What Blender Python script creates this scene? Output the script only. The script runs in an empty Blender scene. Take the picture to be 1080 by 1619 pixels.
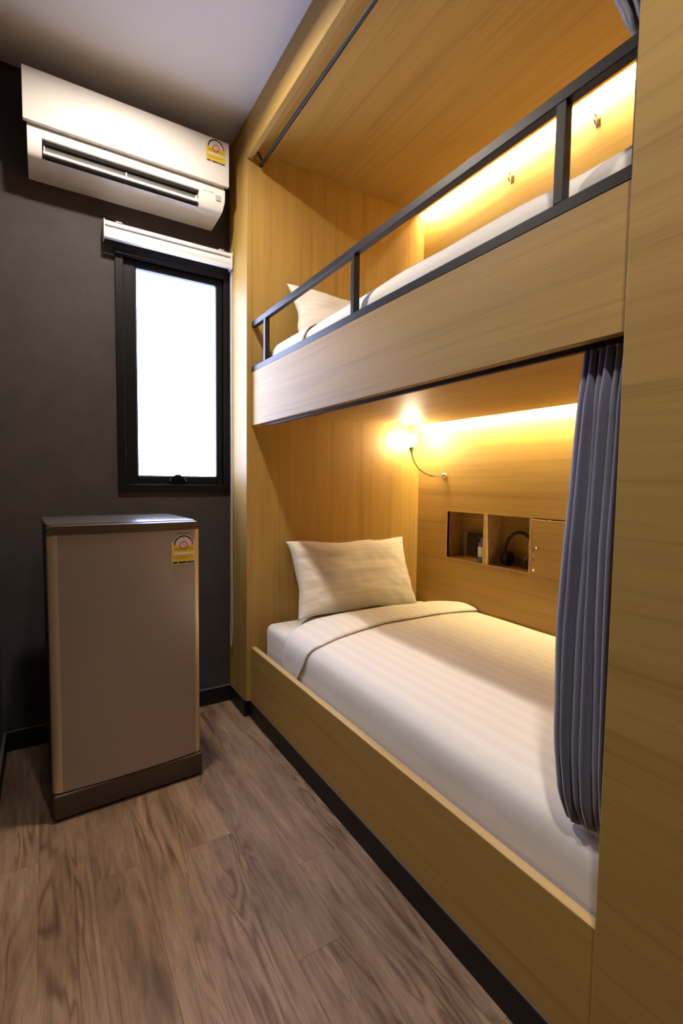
import bpy, bmesh, math, random
from mathutils import Vector, Matrix, noise
random.seed(7)
S = bpy.context.scene
COL = S.collection

# ------------------------------------------------------------------ camera
F_PX = 760.27
yaw, pitch, roll = 0.5525007, -0.0630029, 0.0130056
fw = Vector((math.sin(yaw)*math.cos(pitch), math.cos(yaw)*math.cos(pitch), math.sin(pitch)))
rt = Vector((math.cos(yaw), -math.sin(yaw), 0))
up = rt.cross(fw)
R_ = rt*math.cos(roll) + up*math.sin(roll)
U_ = up*math.cos(roll) - rt*math.sin(roll)
cam = bpy.data.objects.new('camera', bpy.data.cameras.new('camera'))
COL.objects.link(cam)
m = Matrix((R_, U_, -fw)).transposed().to_4x4()
m.translation = Vector((0, 0, 1.28))
cam.matrix_world = m
cam.data.sensor_fit = 'HORIZONTAL'
cam.data.sensor_width = 36
cam.data.lens = 36*F_PX/1080
cam.data.clip_start = 0.02
S.camera = cam

# ------------------------------------------------------------------ view, world, lights
S.view_settings.view_transform = 'Standard'
S.view_settings.look = 'None'
S.view_settings.gamma = 1
S.view_settings.use_curve_mapping = False
S.view_settings.exposure = -0.3
W = bpy.data.worlds.new('daylight'); S.world = W; W.use_nodes = True
bg = W.node_tree.nodes['Background']
bg.inputs[0].default_value = (0.55, 0.65, 1.0, 1)
bg.inputs[1].default_value = 22.0

LAMP = (0.33, 1.88, 3.071)
def area(name, loc, size, power, color, rot=(0, 0, 0), sizey=None, spread=180, shape='DISK'):
    l = bpy.data.lights.new(name, 'AREA'); l.shape = shape; l.size = size
    if sizey: l.size_y = sizey
    l.energy = power; l.color = color; l.spread = math.radians(spread)
    o = bpy.data.objects.new(name, l); COL.objects.link(o); o.location = loc; o.rotation_euler = rot
    return o
area('downlight_beam', LAMP, 0.10, 38, (1.0, 0.88, 0.75), spread=165)
area('downlight_beam', (0.33, 0.06, 3.071), 0.10, 17, (1.0, 0.88, 0.75), spread=115)
pw = area('window_portal', (0.61, 2.80, 1.82), 0.62, 1, (1, 1, 1), rot=(math.radians(-90), 0, 0), sizey=1.25, shape='RECTANGLE')
pw.data.cycles.is_portal = True

# ------------------------------------------------------------------ helpers
WM = {}
def wmat(o): return WM.get(o.name, Matrix.Identity(4))
def tag(o, label=None, cat=None, group=None, kind=None):
    if label: o['label'] = label
    if cat: o['category'] = cat
    if group: o['group'] = group
    if kind: o['kind'] = kind
    return o
def thing(name, label, cat, loc, rz=0, group=None):
    o = bpy.data.objects.new(name, None); COL.objects.link(o)
    o.empty_display_size = .05
    o.location = loc; o.rotation_euler = (0, 0, rz)
    WM[o.name] = Matrix.Translation(loc) @ Matrix.Rotation(rz, 4, 'Z')
    return tag(o, label, cat, group)
def smooth(me, angle=35):
    if angle is None: return
    for p in me.polygons: p.use_smooth = True
    if angle < 180:
        try: me.set_sharp_from_angle(angle=math.radians(angle))
        except Exception: pass
def obj(name, bm, mat, parent=None, loc=None, sm=35, mods=None):
    """bm in world coordinates; made local to the parent thing (or to loc)"""
    me = bpy.data.meshes.new(name)
    o = bpy.data.objects.new(name, me); COL.objects.link(o)
    if parent is not None:
        WM[o.name] = wmat(parent).copy()
        bm.transform(wmat(parent).inverted()); o.parent = parent
    elif loc is not None:
        M = Matrix.Translation(loc); bm.transform(M.inverted()); o.location = loc; WM[o.name] = M
    bmesh.ops.recalc_face_normals(bm, faces=bm.faces)
    bm.to_mesh(me); bm.free()
    for mm in (mat if isinstance(mat, (list, tuple)) else [mat]): me.materials.append(mm)
    smooth(me, sm)
    return o
def struct(name, bm, mat, parent=None, **k):
    o = obj(name, bm, mat, parent, **k)
    if parent is None: o['kind'] = 'structure'
    return o
def B(*boxes, bevel=0.0, seg=1, rot=None):
    """bmesh of boxes (x0,x1,y0,y1,z0,z1), each bevelled"""
    bm = bmesh.new()
    for b in boxes: add_box(bm, *b, bevel=bevel, seg=seg)
    if rot: bm.transform(rot)
    return bm
def add_box(bm, x0, x1, y0, y1, z0, z1, bevel=0.0, seg=1, mi=0):
    t = bmesh.new()
    bmesh.ops.create_cube(t, size=1)
    for v in t.verts:
        v.co = Vector(((x0+x1)/2 + v.co.x*(x1-x0), (y0+y1)/2 + v.co.y*(y1-y0), (z0+z1)/2 + v.co.z*(z1-z0)))
    if bevel > 0:
        bmesh.ops.bevel(t, geom=t.edges[:], offset=bevel, segments=seg, profile=.6, affect='EDGES')
    merge(bm, t, mi)
def merge(bm, t, mi=0, M=None):
    if M is not None: t.transform(M)
    vs = [bm.verts.new(v.co) for v in t.verts]
    t.verts.index_update()
    for f in t.faces:
        try:
            nf = bm.faces.new([vs[v.index] for v in f.verts]); nf.material_index = mi
        except ValueError: pass
    t.free()
def add_tube(bm, pts, r, n=10, closed=False, caps=True, mi=0):
    pts = [Vector(p) for p in pts]; N = len(pts); rings = []
    prev = None
    for i, p in enumerate(pts):
        a = pts[(i-1) % N] if (closed or i > 0) else p
        b = pts[(i+1) % N] if (closed or i < N-1) else p
        d = (b-a).normalized()
        if prev is None:
            ref = Vector((0, 0, 1)) if abs(d.z) < .9 else Vector((1, 0, 0))
            u = d.cross(ref).normalized()
        else:
            u = (prev - d*prev.dot(d)).normalized()
        prev = u; w = d.cross(u)
        rr = r[i] if isinstance(r, (list, tuple)) else r
        rings.append([bm.verts.new(p + (u*math.cos(2*math.pi*k/n) + w*math.sin(2*math.pi*k/n))*rr) for k in range(n)])
    for i in range(N if closed else N-1):
        a, b = rings[i], rings[(i+1) % N]
        for k in range(n):
            f = bm.faces.new((a[k], a[(k+1) % n], b[(k+1) % n], b[k])); f.material_index = mi
    if caps and not closed:
        bm.faces.new(rings[0][::-1]).material_index = mi; bm.faces.new(rings[-1]).material_index = mi
def tube(pts, r, **k):
    bm = bmesh.new(); add_tube(bm, pts, r, **k); return bm
def add_lathe(bm, prof, M=None, n=24, mi=0):
    """prof list of (r,z) around local Z"""
    M = M or Matrix.Identity(4); rings = []
    for r, z in prof:
        if r < 1e-6: rings.append([bm.verts.new(M @ Vector((0, 0, z)))])
        else: rings.append([bm.verts.new(M @ Vector((r*math.cos(2*math.pi*k/n), r*math.sin(2*math.pi*k/n), z))) for k in range(n)])
    for a, b in zip(rings, rings[1:]):
        for k in range(n):
            k2 = (k+1) % n
            if len(a) == 1 and len(b) == 1: continue
            if len(a) == 1: f = bm.faces.new((a[0], b[k2], b[k]))
            elif len(b) == 1: f = bm.faces.new((a[k], a[k2], b[0]))
            else: f = bm.faces.new((a[k], a[k2], b[k2], b[k]))
            f.material_index = mi
def lathe(prof, M=None, n=24):
    bm = bmesh.new(); add_lathe(bm, prof, M, n); return bm
def prism_x(bm, prof, x0, x1, taper=0.0, mi=0):
    """profile of (y,z) extruded along x"""
    a = [bm.verts.new((x0, y, z)) for y, z in prof]; b = [bm.verts.new((x1, y, z)) for y, z in prof]
    n = len(prof)
    for i in range(n):
        bm.faces.new((a[i], a[(i+1) % n], b[(i+1) % n], b[i])).material_index = mi
    bm.faces.new(a[::-1]).material_index = mi; bm.faces.new(b).material_index = mi
def grid(fn, nu, nv, uv=True):
    bm = bmesh.new(); vs = [[bm.verts.new(fn(i/nu, j/nv)) for j in range(nv+1)] for i in range(nu+1)]
    L = bm.loops.layers.uv.new('UVMap') if uv else None
    for i in range(nu):
        for j in range(nv):
            f = bm.faces.new((vs[i][j], vs[i+1][j], vs[i+1][j+1], vs[i][j+1]))
            if uv:
                for l, c in zip(f.loops, ((i, j), (i+1, j), (i+1, j+1), (i, j+1))): l[L].uv = (c[0]/nu, c[1]/nv)
    return bm
def solid(o, t, off=-1):
    md = o.modifiers.new('thickness', 'SOLIDIFY'); md.thickness = t; md.offset = off
    return o
def lerp(a, b, t): return a + (b-a)*t
def interp(tab, x):
    if x <= tab[0][0]: return tab[0][1]
    for (a, va), (b, vb) in zip(tab, tab[1:]):
        if x <= b:
            t = (x-a)/(b-a); t = t*t*(3-2*t)*.5 + t*.5
            return va + (vb-va)*t
    return tab[-1][1]
def nz(x, y, z=0.0): return noise.noise(Vector((x, y, z)))

# ------------------------------------------------------------------ materials
def mat(name, color, rough=.5, metal=0.0, spec=.5, emit=None, estr=0, coat=0, sheen=0):
    M = bpy.data.materials.new(name); M.use_nodes = True
    b = M.node_tree.nodes['Principled BSDF']
    b.inputs['Base Color'].default_value = (*color, 1)
    b.inputs['Roughness'].default_value = rough; b.inputs['Metallic'].default_value = metal
    b.inputs['Specular IOR Level'].default_value = spec
    b.inputs['Coat Weight'].default_value = coat
    b.inputs['Sheen Weight'].default_value = sheen
    if emit:
        b.inputs['Emission Color'].default_value = (*emit, 1); b.inputs['Emission Strength'].default_value = estr
    return M
class N:
    def __init__(s, M): s.t = M.node_tree; s.b = s.t.nodes['Principled BSDF']
    def new(s, k, **p):
        n = s.t.nodes.new(k)
        for a, v in p.items(): setattr(n, a, v)
        return n
    def link(s, a, b): s.t.links.new(a, b)
    def coord(s, scale=(1, 1, 1), kind='Object', loc=None, rot=None):
        c = s.new('ShaderNodeTexCoord'); mp = s.new('ShaderNodeMapping')
        mp.inputs['Scale'].default_value = scale
        if rot: mp.inputs['Rotation'].default_value = rot
        s.link(c.outputs[kind], mp.inputs[0])
        if loc is not None: s.link(loc, mp.inputs['Location'])
        return mp.outputs[0]
    def noise(s, vec, scale, detail=4, rough=.5, dist=0):
        n = s.new('ShaderNodeTexNoise'); n.inputs['Scale'].default_value = scale
        n.inputs['Detail'].default_value = detail; n.inputs['Roughness'].default_value = rough
        n.inputs['Distortion'].default_value = dist; s.link(vec, n.inputs['Vector']); return n.outputs['Fac']
    def ramp(s, fac, stops):
        r = s.new('ShaderNodeValToRGB'); e = r.color_ramp.elements
        while len(e) < len(stops): e.new(.5)
        for k, (p, c) in enumerate(stops):
            e[k].position = p; e[k].color = (*c, 1) if len(c) == 3 else c
        s.link(fac, r.inputs[0]); return r.outputs[0]
    def mix(s, fac, a, b, mode='MIX'):
        n = s.new('ShaderNodeMix', data_type='RGBA', blend_type=mode)
        if isinstance(fac, (int, float)): n.inputs[0].default_value = fac
        else: s.link(fac, n.inputs[0])
        for i, x in ((6, a), (7, b)):
            if isinstance(x, tuple): n.inputs[i].default_value = (*x, 1)
            else: s.link(x, n.inputs[i])
        return n.outputs[2]
    def math(s, op, a, b=0.0, clamp=False):
        n = s.new('ShaderNodeMath', operation=op, use_clamp=clamp)
        for i, x in ((0, a), (1, b)):
            if isinstance(x, (int, float)): n.inputs[i].default_value = x
            else: s.link(x, n.inputs[i])
        return n.outputs[0]
    def bump(s, h, strength=.2, dist=.001):
        n = s.new('ShaderNodeBump'); n.inputs['Strength'].default_value = strength; n.inputs['Distance'].default_value = dist
        s.link(h, n.inputs['Height']); s.link(n.outputs[0], s.b.inputs['Normal'])

def wood_mat(name, axis, c_lo=(.32, .19, .042), c_hi=(.465, .295, .076), rough=.55):
    """golden oak laminate with straight grain along the given axis"""
    M = mat(name, c_hi, rough, spec=.5); n = N(M)
    def sc(al, ac): return tuple(al if i == axis else ac for i in range(3))
    warp = n.noise(n.coord(sc(.7, 3)), 1.0, 2)
    a = n.noise(n.coord(sc(.55, 18)), 1.0, 3, .5, .6)
    b = n.noise(n.coord(sc(1.6, 75)), 1.0, 3, .6, .3)
    c = n.noise(n.coord(sc(5, 330)), 1.0, 2, .6)
    f = n.math('ADD', n.math('MULTIPLY', a, .55), n.math('MULTIPLY', b, .35))
    f = n.math('ADD', f, n.math('MULTIPLY', c, .12))
    col = n.ramp(f, [(.26, c_lo), (.50, tuple(lerp(x, y, .68) for x, y in zip(c_lo, c_hi))), (.70, c_hi)])
    streak = n.ramp(b, [(.30, (.78, .73, .66)), (.44, (1, 1, 1))])
    col = n.mix(.40, col, streak, 'MULTIPLY')
    n.link(col, n.b.inputs['Base Color'])
    n.bump(n.math('ADD', b, c), .10, .0008)
    return M
WOOD_Y = wood_mat('oak_laminate_long', 1)
WOOD_Z = wood_mat('oak_laminate_upright', 2)
EDGE = wood_mat('oak_edge_band', 1, (.42, .26, .10), (.62, .43, .20))

WALL = mat('charcoal_wallpaper', (.05, .043, .042), .75, spec=.3); n = N(WALL)
w1 = n.noise(n.coord((1, 1, 1)), 6, 6, .65); w2 = n.noise(n.coord((60, 60, 260)), 1, 3)
n.link(n.mix(n.math('ADD', n.math('MULTIPLY', w1, .6), n.math('MULTIPLY', w2, .4)), (.020, .0165, .0165), (.082, .069, .067)), n.b.inputs['Base Color'])
n.bump(n.math('ADD', w1, w2), .35, .002)
CEIL = mat('ceiling_paint', (.70, .67, .66), .85)
SKIRT = mat('black_brown_skirting', (.010, .007, .006), .5, spec=.3)
SKIRT_TOP = mat('skirting_lip', (.10, .085, .075), .4)
BLACKMETAL = mat('black_powder_steel', (.010, .008, .010), .45, spec=.38)
WINBLACK = mat('black_window_aluminium', (.003, .003, .004), .45, spec=.22)
CHROME = mat('chrome', (.75, .73, .70), .15, 1)
WHITEPL = mat('white_plastic', (.80, .77, .73), .32)
GREYPL = mat('grey_plastic', (.22, .21, .21), .4)
DARKPL = mat('dark_outlet_inside', (.012, .011, .012), .5)
BLIND = mat('white_blind_fabric', (.72, .71, .74), .6)
CORD = mat('white_cord', (.62, .61, .64), .5)
RUBBER = mat('black_rubber', (.012, .011, .012), .6)

PLANK = mat('oak_vinyl_plank', (.2, .14, .1), .5, spec=.35); n = N(PLANK)
oi = n.new('ShaderNodeObjectInfo')
off = n.new('ShaderNodeVectorMath', operation='SCALE'); off.inputs[0].default_value = (17.3, 31.7, 7.1)
n.link(oi.outputs['Random'], off.inputs['Scale'])
base = n.coord((1, 1, 1), loc=off.outputs[0])
def sub(vec, sc):
    mp = n.new('ShaderNodeMapping'); mp.inputs['Scale'].default_value = sc; n.link(vec, mp.inputs[0]); return mp.outputs[0]
blotch = n.noise(sub(base, (1, .4, 1)), 7, 3, .55)
field = n.noise(sub(base, (9, 1.25, 1)), 1.0, 2.5, .5, .5)
rings = n.math('PINGPONG', n.math('MULTIPLY', field, 26.0), 1.0)
ringmask = n.ramp(n.noise(sub(base, (6.5, 1.2, 1)), 1.0, 2), [(.46, (0, 0, 0)), (.60, (1, 1, 1))])
fine = n.noise(sub(base, (260, 16, 1)), 1.0, 5, .7)
mid = n.noise(sub(base, (38, 3.2, 1)), 1.0, 5, .62, .5)
g = n.math('ADD', n.math('MULTIPLY', fine, .45), n.math('MULTIPLY', mid, .55))
col = n.ramp(g, [(.30, (.100, .062, .040)), (.47, (.208, .138, .093)), (.66, (.31, .216, .153))])
col = n.mix(.75, col, n.ramp(blotch, [(.32, (.62, .56, .52)), (.62, (1.12, 1.08, 1.05))]), 'MULTIPLY')
line = n.ramp(rings, [(.0, (.46, .38, .31)), (.55, (.96, .95, .94)), (1, (1.10, 1.08, 1.05))])
col = n.mix(n.math('MULTIPLY', ringmask, .95), col, n.mix(1.0, col, line, 'MULTIPLY'))
tone = n.new('ShaderNodeMapRange'); tone.inputs['To Min'].default_value = .86; tone.inputs['To Max'].default_value = 1.12
n.link(oi.outputs['Random'], tone.inputs[0])
hv = n.new('ShaderNodeHueSaturation'); n.link(tone.outputs[0], hv.inputs['Value']); n.link(col, hv.inputs['Color'])
n.link(hv.outputs[0], n.b.inputs['Base Color'])
n.bump(g, .25, .0008)

def cloth_mat(name, color, stripe=0.0, weave=900):
    M = mat(name, color, .75, spec=.25, sheen=.15); n = N(M)
    f = n.noise(n.coord((1, 1, 1)), weave, 2)
    col = color
    if stripe:
        c = n.new('ShaderNodeTexCoord'); sp = n.new('ShaderNodeSeparateXYZ'); n.link(c.outputs['UV'], sp.inputs[0])
        w = n.math('SINE', n.math('MULTIPLY', sp.outputs[0], stripe*6.2832))
        m_ = n.ramp(n.math('ADD', n.math('MULTIPLY', w, .5), .5), [(.42, (0, 0, 0)), (.58, (1, 1, 1))])
        cc = n.mix(m_, color, tuple(x*.95 for x in color))
        n.link(cc, n.b.inputs['Base Color'])
        n.link(n.math('ADD', n.math('MULTIPLY', m_, -.12), .8), n.b.inputs['Roughness'])
    n.bump(f, .12, .0006)
    return M
SHEET = cloth_mat('white_satin_sheet', (.79, .755, .71), stripe=24)
DUVET = cloth_mat('white_duvet_cotton', (.79, .755, .71), stripe=24)
PILLOW = cloth_mat('white_pillow_cotton', (.80, .765, .70), stripe=14)
CURT = mat('slate_blue_curtain', (.30, .31, .42), .55, spec=.3, sheen=.5); n = N(CURT)
cf = n.noise(n.coord((500, 500, 60)), 1, 3)
n.link(n.mix(cf, (.08, .085, .14), (.155, .165, .255)), n.b.inputs['Base Color']); n.bump(cf, .2, .0008)

GLASS = bpy.data.materials.new('window_glass'); GLASS.use_nodes = True
t = GLASS.node_tree; t.nodes.clear()
o_ = t.nodes.new('ShaderNodeOutputMaterial'); tr = t.nodes.new('ShaderNodeBsdfTransparent'); gl = t.nodes.new('ShaderNodeBsdfGlossy')
gl.inputs['Roughness'].default_value = .05; mx = t.nodes.new('ShaderNodeMixShader'); mx.inputs[0].default_value = .06
t.links.new(tr.outputs[0], mx.inputs[1]); t.links.new(gl.outputs[0], mx.inputs[2]); t.links.new(mx.outputs[0], o_.inputs[0])

LED = mat('warm_led', (1, .8, .5), .5, emit=(1.0, .76, .36), estr=800)
BULB = mat('reading_lamp_glow', (1, .9, .75), .5, emit=(1.0, .82, .58), estr=170)
DIFF = mat('downlight_diffuser', (1, .95, .9), .5, emit=(1.0, .86, .72), estr=12)

# ------------------------------------------------------------------ room shell
XL, XR, YB, YF, ZC = -.19, 2.30, 2.668, -1.5, 3.085
struct('ceiling', B((XL-.1, XR, YF-.1, YB+.15, ZC, ZC+.1)), CEIL)
floor = struct('floor', B((XL-.1, XR, YF-.1, YB+.15, -.10, -.008)), mat('subfloor', (.03, .022, .018), .8))
def plank_mesh(name, w, l):
    bm = B((0, w, 0, l, -.0078, 0), bevel=.0005)
    me = bpy.data.meshes.new(name); bmesh.ops.recalc_face_normals(bm, faces=bm.faces); bm.to_mesh(me); bm.free(); me.materials.append(PLANK); return me
PW, PLN = .148, 1.22
cache = {}
x = .695 - 6*PW
row = 0
starts = [-.62, -.15, .42, .86, .405, 1.08, .15, .70, -.3]
while x < .92:
    x0, x1 = max(x, XL), min(x+PW, .926)
    y = starts[row % 9] - 3*PLN
    while y < YB:
        y0, y1 = max(y, YF), min(y+PLN, YB)
        if y1 - y0 > .02 and x1-x0 > .004:
            key = (round(x1-x0, 3), round(y1-y0, 3))
            if key not in cache: cache[key] = plank_mesh('plank', x1-x0-.0003, y1-y0-.0003)
            p = bpy.data.objects.new('plank', cache[key]); COL.objects.link(p); p.parent = floor; p.location = (x0, y0, 0)
        y += PLN
    x += PW; row += 1

wx0, wx1, wz0, wz1 = .322, .888, 1.220, 2.412
struct('wall_back', B((XL-.1, wx0, YB, YB+.12, 0, ZC), (wx1, XR, YB, YB+.12, 0, ZC), (wx0, wx1, YB, YB+.12, 0, wz0), (wx0, wx1, YB, YB+.12, wz1, ZC)), WALL)
struct('wall_left', B((XL-.1, XL, YF, YB, 0, ZC)), mat('dark_wood_wall', (.035, .018, .012), .6))
struct('wall_front', B((XL-.1, XR, YF-.1, YF, 0, ZC)), WALL)
struct('wall_right', B((2.20, XR, YF, YB, 0, ZC)), WALL)
def skirt(name, x0, x1, y0, y1, lip):
    o = struct(name, B((x0, x1, y0, y1, 0, .090)), SKIRT)
    obj('lip', B((lip[0], lip[1], lip[2], lip[3], .090, .0945), bevel=.001), SKIRT_TOP, o)
skirt('baseboard_back', XL+.012, .893, YB-.012, YB, (XL+.012, .893, YB-.012, YB))
skirt('baseboard_left', XL, XL+.012, YF, YB, (XL, XL+.012, YF, YB))
br = struct('baseboard_right', B((.919, .930, .49, 2.43, 0, .090), (.892, .923, 2.425, YB-.0125, 0, .090), (.892, .923, YF, .49, 0, .090)), SKIRT)
obj('lip', B((.919, .9245, .49, 2.425, .090, .0945), (.892, .8985, 2.425, YB-.0125, .090, .0945), (.892, .8985, YF, .49, .090, .0945)), SKIRT_TOP, br)

# ------------------------------------------------------------------ window
win = struct('window_1', B((wx0-.008, wx0+.030, YB-.014, YB+.10, wz0-.004, wz1), (wx1-.030, wx1+.004, YB-.014, YB+.10, wz0-.004, wz1),
    (wx0+.030, wx1-.030, YB-.014, YB+.10, wz0-.004, wz0+.034), (wx0+.030, wx1-.030, YB-.014, YB+.10, wz1-.034, wz1), bevel=.002), WINBLACK)
gx0, gx1, gz0, gz1 = .411, .825, 1.296, 2.345
sy0, sy1 = YB+.004, YB+.05
obj('sash', B((wx0+.030, gx0, sy0, sy1, wz0+.034, wz1-.034), (gx1, wx1-.030, sy0, sy1, wz0+.034, wz1-.034),
    (gx0, gx1, sy0, sy1, wz0+.034, gz0), (gx0, gx1, sy0, sy1, gz1, wz1-.034), bevel=.003), WINBLACK, win)
obj('gasket', B((gx0-.004, gx0+.004, sy0+.004, sy0+.016, gz0, gz1), (gx1-.004, gx1+.004, sy0+.004, sy0+.016, gz0, gz1),
    (gx0, gx1, sy0+.004, sy0+.016, gz0-.004, gz0+.004), (gx0, gx1, sy0+.004, sy0+.016, gz1-.004, gz1+.004)), RUBBER, win)
obj('pane', B((gx0-.003, gx1+.003, sy0+.018, sy0+.023, gz0-.003, gz1+.003)), GLASS, win)
latch = B((.565, .655, sy0-.008, sy0, gz0-.030, gz0-.010), bevel=.003)
add_box(latch, .575, .640, sy0-.018, sy0-.008, gz0-.016, gz0+.004, bevel=.003)
add_tube(latch, [(.585, sy0-.014, gz0-.002), (.600, sy0-.022, gz0+.008), (.622, sy0-.024, gz0+.004)], .005)
obj('latch', latch, WINBLACK, win)
for sx in (.570, .650):
    obj('screw', lathe([(0, -.001), (.004, -.001), (.0035, .002), (0, .0025)], Matrix.Translation((sx, sy0-.008, gz0-.021)) @ Matrix.Rotation(math.radians(90), 4, 'X'), 12), CHROME, win)

# ------------------------------------------------------------------ ceiling downlight (just above the frame)
for (lx, ly, lab) in ((LAMP[0], LAMP[1], 'round recessed downlight in the ceiling near the air conditioner'), (.33, .06, 'round recessed downlight in the ceiling behind the viewer')):
    dl = thing('ceiling_downlight', lab, 'light', (lx, ly, ZC))
    T = Matrix.Translation((lx, ly, 0))
    obj('trim_ring', lathe([(.062, ZC), (.062, ZC-.004), (.066, ZC-.007), (.078, ZC-.004), (.080, ZC)], T, 32), WHITEPL, dl)
    obj('diffuser', lathe([(0, ZC-.003), (.061, ZC-.003), (.061, ZC-.001), (0, ZC-.001)], T, 32), DIFF, dl)

# ------------------------------------------------------------------ built-in bunk
XP, XB, XW = .896, .923, 2.064
Y0, Y1 = .49, 2.40
bunk = thing('bunk_bed', 'built-in two-level bunk bed of golden oak laminate with a tall right panel', 'bunk bed', (XB, 1.45, 0))
def part(name, bm, m=WOOD_Y, p=bunk, **k): return obj(name, bm, m, p, **k)
part('end_post', B((XP, XB, Y1, YB-.0005, .0945, ZC-.0005), bevel=.0012), WOOD_Z)
part('header', B((XP, XB, Y0, Y1, 2.890, ZC-.0005), bevel=.0012))
part('side_panel', B((XP, XB, YF, Y0, .0945, ZC-.0005), bevel=.0015))
part('end_panel', B((XB, XW, Y1, Y1+.02, 0, ZC-.0005)), WOOD_Z)
part('end_panel', B((XB, XW, .40, .43, 0, ZC-.0005)), WOOD_Z)
# lower rail with its edge band
part('bed_rail', B((XB, XB+.027, Y0-.0, Y1, .0945, .384), bevel=.001))
part('edge_band', B((XB, XB+.027, Y0-.0, Y1, .384, .387), bevel=.0008), EDGE)
part('bed_base', B((XB+.027, XW, .43, Y1, .26, .30)))
# upper board and floor of the upper berth
part('upper_board', B((XB, XB+.024, Y0+.008, Y1-.001, 1.565, 1.838), bevel=.0012))
part('upper_bed_base', B((XB+.024, XW-.044, .43, Y1, 1.640, 1.70), (XW-.044, XW, .43, Y1, 1.668, 1.70)))
part('upper_ceiling', B((XB, XW-.044, .43, Y1, 2.945, 2.975), (XW-.044, XW, .43, Y1, 2.972, 2.985)))
# back panel around the niche
NY0, NY1, NZ0, NZ1, DY0 = 1.548, 2.128, .835, 1.112, 1.262
DIV0, DIV1 = 1.820, 1.847
XN = 2.190
part('back_panel', B((XW, XW+.018, .43, Y1, 0, NZ0), (XW, XW+.018, NY1, Y1, NZ0, 1.0385), (XW, XW+.018, NY1, Y1, 1.0400, NZ1),
     (XW, XW+.018, .43, DY0, NZ0, NZ1), (XW, XW+.018, .43, Y1, NZ1, 1.70)))
part('back_panel', B((XW, XW+.018, .43, Y1, 1.70, 2.985)))
part('niche', B((XW+.018, XN, NY0-.016, NY1+.016, NZ0-.016, NZ0), (XW+.018, XN, NY0-.016, NY1+.016, NZ1, NZ1+.016),
     (XW+.018, XN, NY0-.016, NY0, NZ0, NZ1), (XW+.018, XN, NY1, NY1+.016, NZ0, NZ1), (XN, XN+.008, DY0, NY1+.016, NZ0-.016, NZ1+.016)))
part('niche_divider', B((XW-.001, XN, DIV0, DIV1, NZ0, NZ1), bevel=.0006), EDGE)
part('niche_edge', B((XW-.0012, XW+.018, NY0, NY1+.004, NZ0-.004, NZ0), (XW-.0012, XW+.018, NY0, NY1+.004, NZ1, NZ1+.004),
     (XW-.0012, XW+.018, NY1, NY1+.004, NZ0, NZ1), (XW-.0012, XW+.018, NY0-.012, NY0, NZ0-.004, NZ1+.004)), EDGE)
door = part('locker_door', B((XW-.003, XW+.015, DY0+.003, NY0-.015, NZ0-.006, NZ1-.006), bevel=.001))
RX = Matrix.Rotation(math.radians(-90), 4, 'Y')
obj('lock', lathe([(0, .014), (.006, .014), (.0085, .011), (.0095, .003), (.0095, -.003)], Matrix.Translation((XW-.003, 1.500, .962)) @ RX, 18), CHROME, door)
key = B((XW-.030, XW-.015, 1.4985, 1.5015, .958, .966))
add_lathe(key, [(0, -.001), (.011, -.001), (.011, .001), (0, .001)], Matrix.Translation((XW-.032, 1.500, .952)) @ Matrix.Rotation(math.radians(90), 4, 'X'), 16)
add_tube(key, [(XW-.032, 1.5, .944), (XW-.028, 1.501, .930), (XW-.026, 1.502, .918)], .0016, n=6)
add_box(key, XW-.031, XW-.022, 1.498, 1.505, .896, .920, bevel=.001)
obj('key', key, CHROME, door)
obj('knob', lathe([(0, .016), (.006, .016), (.008, .013), (.007, .008), (.004, .004), (.004, -.002)], Matrix.Translation((XW-.003, 1.508, .850)) @ RX, 16), mat('brushed_brass', (.80, .62, .35), .3, 1), door)
# LED strips in the recess along the back edge
for z in (1.6665, 2.9715):
    # corner profile on the inner lip of the recess, tilted towards the wall
    x0, zc = XW-.036, z-.014
    Rt = Matrix.Translation((x0, 0, zc)) @ Matrix.Rotation(math.radians(28), 4, 'Y')
    ch = part('led_channel', B((-.0015, 0, .434, Y1-.003, -.008, .008), rot=Rt), WHITEPL)
    obj('led_strip', B((.0003, .0012, .44, Y1-.01, -.006, .006), rot=Rt), LED, ch)

# guard rail
gr = part('guard_rail', B((XB, XB+.025, Y0+.001, Y1-.001, 2.066, 2.093), bevel=.0015), BLACKMETAL)
obj('bottom_bar', B((XB, XB+.025, Y0+.001, Y1-.001, 1.8385, 1.8655), bevel=.0015), BLACKMETAL, gr)
for y in (Y0+.001, .645, 1.435, 2.224):
    w = .022 if y > .6 else .016
    obj('post', B((XB+.0005, XB+.0245, y, y+w, 1.8655, 2.066), bevel=.0012), BLACKMETAL, gr)
for y in (1.056, 1.98):
    obj('bolt_cap', lathe([(0, .008), (.004, .008), (.006, .005), (.006, 0)], Matrix.Translation((XB+.016, y, 1.8655)), 12), BLACKMETAL, gr)
# curtain rods
rod = part('curtain_rod', tube([(.962, .432, 2.866), (.962, 2.372, 2.866)], .0085, n=14), BLACKMETAL)
obj('bracket', tube([(.925, 2.340, 2.905), (.932, 2.346, 2.899), (.946, 2.350, 2.890), (.956, 2.352, 2.878), (.962, 2.354, 2.866)], .0055), BLACKMETAL, rod)
obj('end_cap', lathe([(0, -.002), (.011, -.002), (.011, .006), (0, .010)], Matrix.Translation((.962, 2.372, 2.866)) @ Matrix.Rotation(math.radians(-90), 4, 'X'), 16), BLACKMETAL, rod)
trk = part('curtain_track', B((.958, .972, .432, 2.300, 1.556, 1.572), bevel=.002), BLACKMETAL)
for y in (.7, 1.5, 2.28):
    obj('track_bracket', B((.947, .976, y-.012, y+.012, 1.572, 1.640), bevel=.002), BLACKMETAL, trk)

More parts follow.
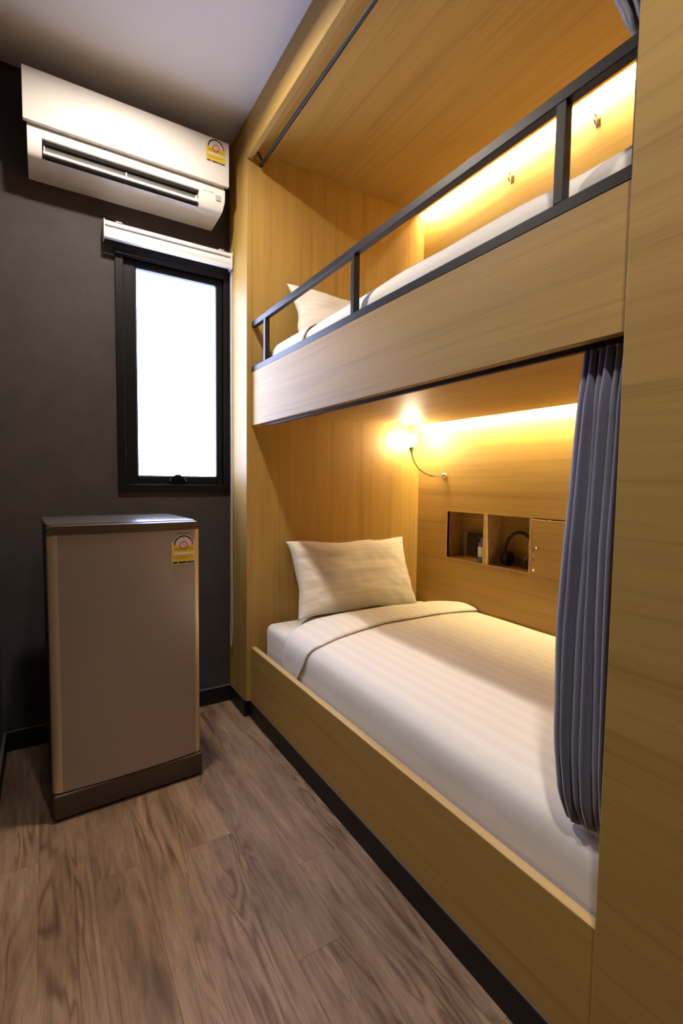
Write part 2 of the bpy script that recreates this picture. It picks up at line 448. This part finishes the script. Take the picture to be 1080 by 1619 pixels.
# ------------------------------------------------------------------ curtains
def curtain(name, label, ztop, zbot, yfar, ynear, xc, folds, amp, seed, zoff=0.0, bunch=True):
    def fn(u, v):
        z = lerp(ztop, zbot, v)
        ya, yb = interp(yfar, v), interp(ynear, v)
        ph = u*folds*2*math.pi
        a = interp(amp, v)
        wob = .35*math.sin(ph*.5 + 1.3 + seed) + .18*math.sin(v*5 + ph*.23 + seed)
        sh = math.sin(ph + wob*.9 + .5*math.sin(v*3.1 + seed)*u)
        sh += .22*math.sin(2*ph + seed)
        x_ = interp(xc, v) + a*sh + .003*nz(u*9, v*4, seed)
        y_ = lerp(yb, ya, u) - .30*a*math.sin(2*ph)*(1 if 0 < u < 1 else 0)
        if bunch and v > .93:
            q = (v-.93)/.07
            x_ = lerp(x_, interp(xc, v) + .010*math.sin(ph*.5 + 1), q*q*.7)
            z += .004*q*math.sin(ph*.8)
        return Vector((x_, y_, z))
    bm = grid(fn, int(folds*16), 70)

    o = obj(name, bm, CURT, None, loc=(interp(xc, 1), (interp(yfar, 1)+interp(ynear, 1))/2, zbot), sm=180)
    solid(o, .0022, 0)
    return tag(o, label, 'curtain')
curtain('curtain', 'slate-blue pleated curtain gathered at the foot of the lower bunk', 1.5545, .553,
        [(0, .602), (.25, .614), (.57, .628), (.8, .622), (.93, .612), (1, .600)],
        [(0, .500), (1, .492)], [(0, .963), (.5, .968), (.85, .966), (1, .968)], 6,
        [(0, .009), (.12, .020), (.4, .030), (.85, .028), (1, .020)], .4)
curtain('curtain', 'slate-blue curtain swept aside at the top right of the upper bunk', 2.856, 1.99,
        [(0, .80), (.35, .69), (.70, .585), (.80, .553), (.87, .520), (1, .488)],
        [(0, .44), (1, .436)], [(0, .962), (.5, .972), (1, .985)], 5,
        [(0, .012), (.2, .022), (.8, .018), (1, .016)], 2.1, bunch=False)

# ------------------------------------------------------------------ bedding
def smooth_poly(pts, n):
    """Catmull-Rom resample of 2-D points by arc length, n+1 samples"""
    P = [Vector(p) for p in pts]; P = [P[0]*2-P[1]] + P + [P[-1]*2-P[-2]]
    fine = []
    for i in range(1, len(P)-2):
        for k in range(20):
            t = k/20
            fine.append(.5*((2*P[i]) + (P[i+1]-P[i-1])*t + (2*P[i-1]-5*P[i]+4*P[i+1]-P[i+2])*t*t + (3*P[i]-P[i-1]-3*P[i+1]+P[i+2])*t**3))
    fine.append(P[-2])
    L = [0]
    for a, b in zip(fine, fine[1:]): L.append(L[-1] + (b-a).length)
    out = []; j = 0
    for i in range(n+1):
        s = L[-1]*i/n
        while j < len(L)-2 and L[j+1] < s: j += 1
        t = (s-L[j])/max(1e-9, L[j+1]-L[j]); out.append(fine[j].lerp(fine[j+1], min(1, t)))
    return out
def mattress(name, label, y0, y1, zb, zt, seed):
    def fn_box():
        bm = bmesh.new(); add_box(bm, XB+.050, XW-.014, y0, y1, zb, zt, bevel=.045, seg=4)
        L = bm.loops.layers.uv.new('UVMap')
        bm.normal_update()
        for f in bm.faces:
            for l in f.loops:
                c = l.vert.co
                l[L].uv = ((c.x + (zt-c.z))/1.4 if abs(f.normal.y) < .7 else (c.x + c.z)/1.4, c.y)
        return bm
    bm = fn_box()
    o = obj(name, bm, SHEET, None, loc=((XB+XW)/2, (y0+y1)/2, zb), sm=60)
    return tag(o, label, 'mattress')
def duvet(name, label, prof, y0, y1, seed, dz, topmod=None, wr=.004):
    nu, nv = 90, 110
    P = smooth_poly(prof, nu)
    def fn(u, v):
        p = P[round(u*nu)]
        y = lerp(y0, y1, v)
        x_, z = p[0], p[1]
        side = max(0, min(1, (u-.80)/.12))
        z += dz*(0 if not topmod else topmod(y))*(1-side*.55)
        # edge rounding at the head end
        e = max(0, 1-(1-v)/.025); z -= .006*e*e
        w = wr*(nz(x_*3, y*2.2, seed) + .5*nz(x_*7+3, y*4, seed+4))
        if wr > .005: w += .010*math.sin((y*2.1 + x_*1.4 + nz(y, x_, 3)*.6)*6.5)*max(0, min(1, (u-.3)*3))*.8
        w2 = (.003*nz(u*6, y*7, seed+8) + .0012*nz(u*4, y*22, seed+2))*side*max(0, 1-max(0, u-.90)/.05)
        z += w*(1-side); x_ -= w2
        return Vector((max(x_, .9600), y, z))
    bm = grid(fn, nu, nv)
    o = obj(name, bm, DUVET, None, loc=((XB+XW)/2, (y0+y1)/2, prof[-1][1]), sm=180)
    solid(o, .006, 0)
    return tag(o, label, 'duvet'), fn, P
def fold(name, parent, P, y_hem, y_head, dz, seed, nu=80, puff=.020):
    """the turned-back top of the duvet, lying over it"""
    n = len(P)-1
    def fn(u, v):
        p = P[round(u*n)]; a = P[max(0, round(u*n)-1)]; b = P[min(n, round(u*n)+1)]
        t = Vector((b[0]-a[0], b[1]-a[1])).normalized(); nrm = Vector((t.y, -t.x))
        y = lerp(interp(y_hem, u), interp(y_head, u), v)
        h = .010 + puff*(math.sin(math.pi*min(1, max(0, v)))**.55) + .004*nz(u*7, v*3, seed)
        k_ = max(0, min(1, (u-.70)/.14)); hh = lerp(h, .0105 + .002*nz(u*9, v*4, seed), k_*k_*(3-2*k_))
        zz = p[1] + nrm.y*hh + dz(y); lim = .9545 if (zz < .395 or 1.6 < zz < 1.872) else .9545 - .012*min(1, max(0, (zz-.395)/.03)) if zz < 1.6 else .9515
        return Vector((max(p[0] + nrm.x*hh, lim), y, zz))
    bm = grid(fn, n, 22)
    o = obj(name, bm, DUVET, parent, sm=180)
    solid(o, .0044, 0)
    return o

prof = [(2.050, .556), (1.95, .566), (1.75, .574), (1.45, .580), (1.22, .576), (1.10, .568), (1.030, .555), (.990, .537), (.969, .505), (.963, .455), (.962, .405), (.962, .360)]
mattress('mattress', 'white-sheeted mattress in the lower bunk', .445, 2.335, .3005, .529, 1)
dv, fn_lo, P_lo = duvet('duvet', 'white striped duvet spread over the lower bunk, turned back at the pillow', prof, .450, 1.99, 3.0, 1.0)
P90 = P_lo
fold('turned_back_fold', dv, P90,
     [(0, 1.86), (.25, 1.875), (.5, 1.865), (.72, 1.815), (.82, 1.80), (.9, 1.84), (1, 1.92)],
     [(0, 2.06), (.15, 2.10), (.5, 2.105), (.72, 2.10), (.82, 2.07), (.9, 2.05), (1, 2.06)], lambda y: 0.0, 5)
profu = [(2.050, 1.928), (1.95, 1.945), (1.7, 1.960), (1.4, 1.962), (1.2, 1.958), (1.10, 1.954), (1.040, 1.950), (.995, 1.938), (.969, 1.905), (.963, 1.86), (.962, 1.80)]
mattress('mattress', 'white-sheeted mattress in the upper bunk behind the guard rail', .445, 2.290, 1.7005, 1.885, 2)
def tm(y): return interp([(.44, .004), (.6, .012), (1.06, .020), (1.3, .020), (1.5, .018), (1.7, .004), (1.85, -.002), (2.2, .0)], y)
du, fn_up, P_up = duvet('duvet', 'rumpled white duvet on the upper bunk behind the black guard rail', profu, .450, 2.02, 9.0, 1.0, tm, .007)
fold('turned_back_fold', du, P_up,
     [(0, 1.86), (.5, 1.87), (.8, 1.86), (1, 1.88)],
     [(0, 2.10), (.5, 2.09), (.70, 2.10), (.8, 2.20), (1, 2.20)], lambda y: 0.0, 15, puff=.016)

def pillow(name, label, center, w, h, thick, lean, yaw_, seed, roll_=0.0):
    n = 44; bm = bmesh.new()
    L = bm.loops.layers.uv.new('UVMap')
    def P(u, v, s):
        x_ = u*w/2*(1 - .085*(1-v*v)) + .012*nz(v*2, seed)*(abs(u))
        y_ = v*h/2*(1 - .10*(1-u*u)) + .014*nz(u*2.2, seed+3)*abs(v)
        e = max(0, (1-u*u))*max(0, (1-v*v))
        t = thick*(e**.42)*(1 + .18*nz(u*1.5, v*1.5, seed+7))
        t += .006*nz(u*5, v*5, seed+9)*min(1, e*6) + .008*(1-e)*nz(u*9+v*5, v*3, seed)*min(1, e*14)
        return Vector((x_, y_, s*t + .010*nz(u*2, v*2, seed+20)))
    idx = {}
    def V(i, j, s):
        edge = i in (0, n) or j in (0, n); k = (i, j, 0 if edge else s)
        if k not in idx: idx[k] = bm.verts.new(P(-math.cos(math.pi*i/n)*.25 + (2*i/n-1)*.75, -math.cos(math.pi*j/n)*.25 + (2*j/n-1)*.75, s))
        return idx[k]
    for s in (1, -1):
        for i in range(n):
            for j in range(n):
                q = [(i, j), (i+1, j), (i+1, j+1), (i, j+1)]
                if s < 0: q = q[::-1]
                f = bm.faces.new([V(a, b, s) for a, b in q])
                for l, (a, b) in zip(f.loops, q): l[L].uv = (b/n, a/n)
    M = Matrix.Translation(center) @ Matrix.Rotation(yaw_, 4, 'Z') @ Matrix.Rotation(lean, 4, 'X') @ Matrix.Rotation(roll_, 4, 'Z')
    bm.transform(M)
    lo = min(v.co.z for v in bm.verts)
    o = obj(name, bm, PILLOW, None, loc=(center[0], center[1], lo), sm=180)
    return tag(o, label, 'pillow')
pillow('pillow', 'plump cream-white pillow leaning on the headboard of the lower bunk', (1.495, 2.268, .752), .80, .43, .088, math.radians(67), math.radians(0), 2, math.radians(-1))
pillow('pillow', 'white pillow propped on the upper bunk, half hidden by the guard rail', (1.50, 2.285, 2.110), .80, .43, .070, math.radians(68), 0, 12, math.radians(-1))

# ------------------------------------------------------------------ reading lamp
rl = thing('reading_lamp', 'glowing reading lamp on a bent gooseneck on the lower bunk wall', 'lamp', (XW, 2.163, 1.332))
obj('wall_base', lathe([(0, .020), (.008, .020), (.012, .016), (.020, .006), (.021, 0), (0, 0)], Matrix.Translation((XW-.0006, 2.163, 1.324)) @ RX, 24), CHROME, rl)
neck = [(2.046, 2.163, 1.324), (2.020, 2.175, 1.319), (1.995, 2.200, 1.322), (1.972, 2.235, 1.338), (1.955, 2.268, 1.362), (1.943, 2.293, 1.395), (1.935, 2.310, 1.432), (1.931, 2.317, 1.470)]
obj('gooseneck', tube(neck, .0055, n=10), CHROME, rl)
hd = Vector((1.930, 2.318, 1.480)); ax = Vector((-.10, .0, 1)).normalized()
Mh = Matrix.Translation(hd) @ ax.to_track_quat('Z', 'Y').to_matrix().to_4x4()
obj('lamp_socket', lathe([(0, -.014), (.009, -.014), (.013, -.004), (.016, .012), (.017, .020), (0, .020)], Mh, 20), CHROME, rl)
obj('bulb', lathe([(.014, .020), (.026, .032), (.036, .050), (.040, .066), (.036, .084), (.024, .098), (0, .104)], Mh, 24), BULB, rl)

# ------------------------------------------------------------------ robe hooks
for (y, z, lab) in ((1.726, 2.826, 'small metal robe hook on the upper bunk wall, left of two'), (1.279, 2.834, 'small metal robe hook on the upper bunk wall, right of two')):
    h = thing('robe_hook', lab, 'hook', (XW, y, z), group='robe hooks on the upper bunk wall')
    obj('back_plate', B((XW-.0035, XW-.0005, y-.010, y+.010, z-.020, z+.020), bevel=.002), CHROME, h)
    obj('upper_prong', tube([(XW-.002, y, z+.010), (XW-.014, y, z+.012), (XW-.024, y, z+.020), (XW-.027, y, z+.028)], .0035), CHROME, h)
    obj('lower_prong', tube([(XW-.002, y, z-.004), (XW-.012, y, z-.014), (XW-.024, y, z-.016), (XW-.031, y, z-.008), (XW-.032, y, z+.002)], .0042), CHROME, h)

# ------------------------------------------------------------------ things in the niche
DKFR = mat('dark_brown_frame', (.012, .007, .005), .5, spec=.3)
sf = thing('card_stand', 'dark square card stand with a pale edge in the left niche', 'stand', (2.165, 1.99, NZ0))
obj('dark_card', B((2.150, 2.158, 1.905, 2.045, NZ0+.022, NZ0+.150), bevel=.001), DKFR, sf)
obj('card_panel', B((2.1475, 2.1500, 1.915, 1.972, NZ0+.032, NZ0+.082), (2.1475, 2.1500, 1.980, 2.035, NZ0+.032, NZ0+.082), (2.1475, 2.1500, 1.915, 2.035, NZ0+.090, NZ0+.140)), mat('brown_card_print', (.026, .015, .010), .5, spec=.3), sf)
obj('clear_upright', B((2.150, 2.176, 2.066, 2.069, NZ0+.0005, NZ0+.150), (2.150, 2.176, 1.902, 2.066, NZ0+.0005, NZ0+.006), bevel=.0008), mat('pale_acrylic_edge', (.55, .45, .30), .2), sf)
bt = thing('small_bottle', 'small grey-topped bottle with a white label in the left niche', 'bottle', (2.105, 1.888, NZ0))
T = Matrix.Translation((2.105, 1.888, NZ0+.0005))
obj('bottle_body', B((2.090, 2.120, 1.873, 1.903, NZ0+.0005, NZ0+.112), bevel=.004, seg=2), mat('smoky_bottle', (.16, .17, .20), .15), bt)
obj('white_label', B((2.0892, 2.1208, 1.8722, 1.9038, NZ0+.030, NZ0+.086)), WHITEPL, bt)
obj('cap', lathe([(0, .111), (.008, .111), (.008, .118), (.011, .119), (.011, .135), (0, .137)], T, 18), mat('bottle_cap', (.20, .20, .22), .3), bt)
hp = thing('headphones', 'black over-ear headphones standing in the middle niche beside the locker', 'headphones', (2.13, 1.640, NZ0))
hpy, hpz = 1.660, NZ0+.092
band = [(2.135 + .006*math.sin(a), hpy + .088*math.cos(a), hpz + .095*math.sin(a)) for a in [math.radians(-12 + k*204/28) for k in range(29)]]
obj('headband', tube(band, [.007 + .003*math.sin(math.pi*k/28) for k in range(29)], n=10), RUBBER, hp)
for s in (-1, 1):
    cy = hpy + s*.066
    cup = obj('ear_cup', lathe([(0, -.020), (.030, -.020), (.037, -.012), (.038, .004), (.034, .014), (0, .018)],
        Matrix.Translation((2.130, cy, NZ0+.041)) @ Matrix.Rotation(math.radians(90*s), 4, 'X') @ Matrix.Rotation(math.radians(0), 4, 'Y'), 24), RUBBER, hp)
    obj('ear_pad', lathe([(.014, -.034), (.026, -.036), (.034, -.030), (.035, -.020), (.014, -.020)],
        Matrix.Translation((2.130, cy, NZ0+.041)) @ Matrix.Rotation(math.radians(90*s), 4, 'X'), 24), mat('ear_pad_leather', (.02, .018, .018), .5), cup)

# ------------------------------------------------------------------ energy sticker (flat print)
YEL = mat('sticker_yellow', (.78, .56, .03), .5); INK = mat('sticker_black', (.01, .012, .01), .5)
RED = mat('sticker_red', (.55, .03, .02), .5); PAPER = mat('sticker_white', (.75, .70, .66), .5); GRN = mat('sticker_green', (.01, .10, .05), .5)
def rect2(bm, x0, x1, z0, z1, lay, mi):
    add_box(bm, x0, x1, -.0004-lay*.00025, 0, z0, z1, mi=mi)
def arc2(bm, cx, cz, r0, r1, a0, a1, lay, mi, n=20):
    y = -.0004-lay*.00025
    pts = []
    for k in range(n+1):
        a = math.radians(lerp(a0, a1, k/n)); pts.append((bm.verts.new((cx+r0*math.cos(a), y, cz+r0*math.sin(a))), bm.verts.new((cx+r1*math.cos(a), y, cz+r1*math.sin(a)))))
    for (a, b), (c, d) in zip(pts, pts[1:]): bm.faces.new((a, b, d, c)).material_index = mi
def text_bm(s, size, M, extrude=.0002, align='CENTER'):
    cu = bpy.data.curves.new('lettering', 'FONT'); cu.body = s; cu.size = size; cu.extrude = extrude; cu.align_x = align; cu.align_y = 'CENTER'
    cu.resolution_u = 3
    o = bpy.data.objects.new('lettering', cu); me = bpy.data.meshes.new_from_object(o)
    bm = bmesh.new(); bm.from_mesh(me); bpy.data.objects.remove(o); bpy.data.curves.remove(cu); bpy.data.meshes.remove(me)
    bm.transform(M @ Matrix.Rotation(math.radians(90), 4, 'X')); return bm
def energy_label(parent, M, w, h):
    """M places the local x-z plane facing -y; origin at the bottom-left corner"""
    bm = bmesh.new(); rh = h*.74; cx, cz, r = w*.5, h*.62, w*.42
    rect2(bm, 0, w, 0, rh, 0, 3)
    rect2(bm, w*.02, w*.98, h*.08, rh-.0006, 1, 0)
    arc2(bm, cx, cz, 0, r*1.06, 0, 180, 2, 3)
    arc2(bm, cx, cz, r*.84, r*1.0, 38, 180, 3, 1); arc2(bm, cx, cz, r*.84, r*1.0, 0, 38, 3, 2)
    for k in range(1, 6):
        a = math.radians(180-30*k); rect2(bm, cx+r*.66*math.cos(a)-w*.012, cx+r*.66*math.cos(a)+w*.012, cz+r*.66*math.sin(a)-w*.018, cz+r*.66*math.sin(a)+w*.018, 3, 1)
    rect2(bm, w*.10, w*.90, cz-h*.12, cz-h*.105, 2, 1)
    rect2(bm, w*.14, w*.62, cz-h*.165, cz-h*.155, 2, 1)
    rect2(bm, w*.10, w*.94, h*.31, h*.385, 2, 3)
    for k, q in enumerate((.25, .215, .18)): rect2(bm, w*.12, w*(.85-.12*k), h*q, h*(q+.008), 2, 2)
    rect2(bm, w*.04, w*.24, h*.015, h*.075, 2, 1); rect2(bm, w*.28, w*.60, h*.015, h*.075, 2, 1); rect2(bm, w*.62, w*.96, h*.015, h*.075, 2, 4)
    arc2(bm, cx, cz, 0, r*.42, 0, 360, 4, 2, 28); arc2(bm, cx, cz, 0, r*.31, 0, 360, 5, 3, 28)
    bm.transform(M)
    o = obj('energy_label', bm, [YEL, INK, RED, PAPER, GRN], parent, sm=None)
    o['label'] = 'yellow energy rating sticker with a number 5'
    tb = text_bm('5', r*.62, M @ Matrix.Translation((cx, -.0021, cz))); obj('lettering', tb, RED, parent, sm=None)

# ------------------------------------------------------------------ air conditioner
ac = thing('air_conditioner', 'white wall-mounted split air conditioner above the window', 'air conditioner', (.39, YB, 2.62))
pan = obj('front_panel', B((-.046, .828, 2.470, 2.492, 2.762, 2.973), bevel=.003, seg=2), WHITEPL, ac)
body_prof = [(YB, 2.966), (2.500, 2.966), (2.500, 2.756), (2.488, 2.748), (2.488, 2.716)]
low_prof = [(2.500, 2.650), (2.520, 2.636), (2.550, 2.630), (2.585, 2.624), (2.625, 2.622), (YB, 2.622)]
full = body_prof + [(2.491, 2.690)] + low_prof
notch = body_prof + [(2.560, 2.706), (2.585, 2.668), (2.572, 2.640), (2.508, 2.6405)] + low_prof[1:]
bm = bmesh.new()
prism_x(bm, full, -.032, .020); prism_x(bm, notch, .020, .682); 
# right cheek tapering inwards at the bottom
def cheek(bm, xa, xb, inset):
    a = [bm.verts.new((xa, y, z)) for y, z in full]
    b = [bm.verts.new((xb - inset*max(0, (2.70-z)/.11)**1.5, y, z)) for y, z in full]
    n = len(full)
    for i in range(n): bm.faces.new((a[i], a[(i+1) % n], b[(i+1) % n], b[i]))
    bm.faces.new(a[::-1]); bm.faces.new(b)
cheek(bm, .682, .812, .030)
obj('body', bm, WHITEPL, ac, sm=55)
bm = bmesh.new(); prism_x(bm, [(2.496, 2.7155), (2.5595, 2.7055), (2.584, 2.668), (2.571, 2.6405), (2.509, 2.6412), (2.520, 2.6417), (2.568, 2.6435), (2.580, 2.668), (2.557, 2.702), (2.500, 2.713)], .0205, .6815)
obj('air_outlet', bm, DARKPL, ac, sm=30)
bm = bmesh.new(); prism_x(bm, [(2.4905, 2.664), (2.494, 2.668), (2.548, 2.672), (2.548, 2.669), (2.500, 2.660), (2.494, 2.655), (2.4905, 2.658)], .024, .678)
obj('air_flap', bm, WHITEPL, ac, sm=40)
bm = bmesh.new(); prism_x(bm, [(2.520, 2.700), (2.532, 2.702), (2.545, 2.682), (2.540, 2.676)], .026, .676)
obj('inner_louvre', bm, GREYPL, ac, sm=40)
for xx in (.026, .349, .670):
    obj('flap_arm', B((xx, xx+.004, 2.500, 2.552, 2.664, 2.692), bevel=.0008), WHITEPL, ac)
MARK = mat('faint_grey_print', (.38, .34, .33), .5)
def marks(seed, w, h, n, M, slant=0.0):
    """a row of small printed strokes, too small in the place to be read"""
    rr = random.Random(seed); bm = bmesh.new(); x_ = 0
    for k in range(n):
        cw = w/n*.72
        if k == n//2: x_ += w/n*.3
        add_box(bm, x_, x_+cw*.25, -.0004, 0, 0, h)
        if rr.random() < .7: add_box(bm, x_+cw*.75, x_+cw, -.0004, 0, 0, h*rr.uniform(.6, 1))
        zz = rr.choice((0, .42, .82))*h; add_box(bm, x_, x_+cw, -.0004, 0, zz, zz+h*.18)
        x_ += w/n
    for v in bm.verts: v.co.x += v.co.z*slant
    bm.transform(M); return bm
obj('lettering', marks(3, .052, .009, 8, Matrix.Translation((.702, 2.4884, 2.716))), MARK, ac, sm=None)
obj('logo', marks(9, .085, .011, 7, Matrix.Translation((.485, 2.5085, 2.643)) @ Matrix.Rotation(math.radians(52), 4, 'X') @ Matrix.Translation((0, .0, -.012)), .25), MARK, ac, sm=None)
obj('indicator_window', B((.765, .792, 2.4875, 2.4895, 2.690, 2.716), bevel=.0005), mat('pale_grey_print', (.45, .43, .42), .4), ac)
energy_label(ac, Matrix.Translation((.712, 2.4697, 2.855)), .098, .115)

# ------------------------------------------------------------------ roller blind
rb = thing('roller_blind', 'rolled-up white roller blind above the black window', 'blind', (.585, YB, 2.47))
bx0, bx1 = .262, .888
obj('head_rail', B((bx0, bx1, 2.604, 2.640, 2.486, 2.504), bevel=.003, seg=2), BLIND, rb)
for xx in (.33, .83):
    obj('bracket', B((xx-.014, xx+.014, 2.600, YB-.0003, 2.5042, 2.509), (xx-.014, xx+.014, YB-.004, YB-.0003, 2.480, 2.520), bevel=.001), BLIND, rb)
bm = bmesh.new()
spiral = [(2.622 + (.030 - .0022*k/12)*math.sin(k*math.pi/12), 2.455 + (.030 - .0022*k/12)*math.cos(k*math.pi/12)) for k in range(24)]
prism_x(bm, spiral, bx0+.006, bx1-.006)
obj('rolled_fabric', bm, BLIND, rb, sm=60)
obj('bottom_bar', B((bx0+.006, bx1-.006, 2.589, 2.601, 2.420, 2.436), bevel=.003, seg=2), BLIND, rb)
for xx in (bx0, bx1-.005):
    obj('end_cap', B((xx, xx+.005, 2.590, 2.655, 2.420, 2.504), bevel=.002), WHITEPL, rb)
# chain: two strands and the loop at the bottom
strand = [(.8895, 2.610, 2.455)]
for k in range(1, 20): strand.append((.8880 + .0012*math.sin(k*.7), 2.610 - .0005*k, lerp(2.455, .60, k/19)))
strand += [(.887, 2.598, .48), (.884, 2.594, .40), (.884, 2.600, .352), (.885, 2.612, .335), (.886, 2.622, .350), (.887, 2.630, .40), (.888, 2.626, .50), (.888, 2.620, .60)]
for k in range(1, 20): strand.append((.8885, 2.617 + .0006*k, lerp(.62, 2.455, k/19)))
obj('pull_cord', tube(strand, .0022, n=6), CORD, rb)

# ------------------------------------------------------------------ refrigerator
fa = math.radians(2.7); fw_, fd = .545, .47
fr = thing('refrigerator', 'small single-door brown and bronze refrigerator under the window', 'refrigerator', (.002, 1.997, 0), fa)
FM = Matrix.Translation((.002, 1.997, 0)) @ Matrix.Rotation(fa, 4, 'Z')
DOOR = mat('brown_grey_door_steel', (.40, .33, .29), .36, metal=.5, spec=.5)
n = N(DOOR); dn = n.noise(n.coord((1, 1, 1)), 900, 2); n.bump(dn, .05, .0003)
GOLD = mat('bronze_trim', (.72, .56, .34), .34, metal=.5)
FBODY = mat('fridge_dark_body', (.030, .024, .022), .45)
FBASE = mat('fridge_brown_plinth', (.055, .035, .024), .45)
def fp(name, bm, m_, **k): bm.transform(FM); return obj(name, bm, m_, fr, **k)
fp('body', B((.004, fw_-.004, .050, fd, .022, 1.098), bevel=.006, seg=2), FBODY)
fp('plinth', B((-.002, fw_+.010, -.002, .10, .010, .106), bevel=.012, seg=3), FBASE)
for (a, b) in ((.04, .06), (fw_-.04, .06), (.04, fd-.04), (fw_-.04, fd-.04)):
    fp('foot', lathe([(0, 0), (.016, 0), (.018, .010), (.010, .024), (0, .024)], Matrix.Translation((a, b, 0)), 14), RUBBER)
# door: gently bowed front
ns = 24
def bow(x): t = x/fw_*2-1; return .004 - .012*(1-t*t)
bm = bmesh.new()
def door_slab(bm, xa, xb, z0, z1, yoff=0.0, back=.046, edge=0.0):
    top, bot = [], []
    for k in range(ns+1):
        x_ = lerp(xa, xb, k/ns); top.append((x_, bow(x_)+yoff)); 
    ring = top + [(xb, back), (xa, back)]
    a = [bm.verts.new((x_, y_, z0)) for x_, y_ in ring]; b = [bm.verts.new((x_, y_, z1)) for x_, y_ in ring]
    m_ = len(ring)
    for i in range(m_): bm.faces.new((a[i], a[(i+1) % m_], b[(i+1) % m_], b[i]))
    bm.faces.new(a[::-1]); bm.faces.new(b)
door_slab(bm, .030, fw_-.018, .112, 1.074)
dr = fp('door', bm, DOOR, sm=25)
def side_trim(x0, x1, flip):
    bm = bmesh.new(); prof = []
    for k in range(9):
        a = math.pi/2*k/8
        xx = lerp(x0, x1, 1-math.cos(a)) if not flip else lerp(x1, x0, 1-math.cos(a))
        prof.append((xx, .018 - (.018 - bow(xx)+.0008)*math.sin(a)))
    ring = prof + ([(x1, .046), (x0, .046)] if not flip else [(x0, .046), (x1, .046)])
    a = [bm.verts.new((x_, y_, .112)) for x_, y_ in ring]; b = [bm.verts.new((x_, y_, 1.080)) for x_, y_ in ring]
    m_ = len(ring)
    for i in range(m_): bm.faces.new((a[i], a[(i+1) % m_], b[(i+1) % m_], b[i]))
    bm.faces.new(a[::-1]); bm.faces.new(b)
    return bm
for (a_, b_, fl) in ((-.002, .030, False), (fw_-.018, fw_+.002, True)):
    bm = side_trim(a_, b_, fl); bm.transform(FM); obj('side_trim', bm, GOLD, dr, sm=50)
bm = bmesh.new(); door_slab(bm, .000, fw_, 1.0745, 1.106, yoff=-.002, back=.060)
bmesh.ops.bevel(bm, geom=[e for e in bm.edges if abs(e.verts[0].co.z-1.106) < 1e-5 and abs(e.verts[1].co.z-1.106) < 1e-5], offset=.007, segments=3, affect='EDGES')
bm.transform(FM); obj('handle_cap', bm, mat('dark_bronze_cap', (.10, .072, .045), .35, metal=.4), dr, sm=35)
fp('top_cover', B((.000, fw_, .060, fd+.004, 1.094, 1.110), bevel=.005, seg=2), mat('fridge_top', (.07, .055, .045), .25, spec=.6))
fp('door_gasket', B((.008, fw_-.008, .0465, .0495, .118, 1.085)), RUBBER)
energy_label(dr, FM @ Matrix.Translation((.430, -.0072, .935)), .096, .124)
lt = marks(5, .056, .007, 10, FM @ Matrix.Translation((.450, -.0062, 1.056)), .2); obj('lettering', lt, INK, dr, sm=None)
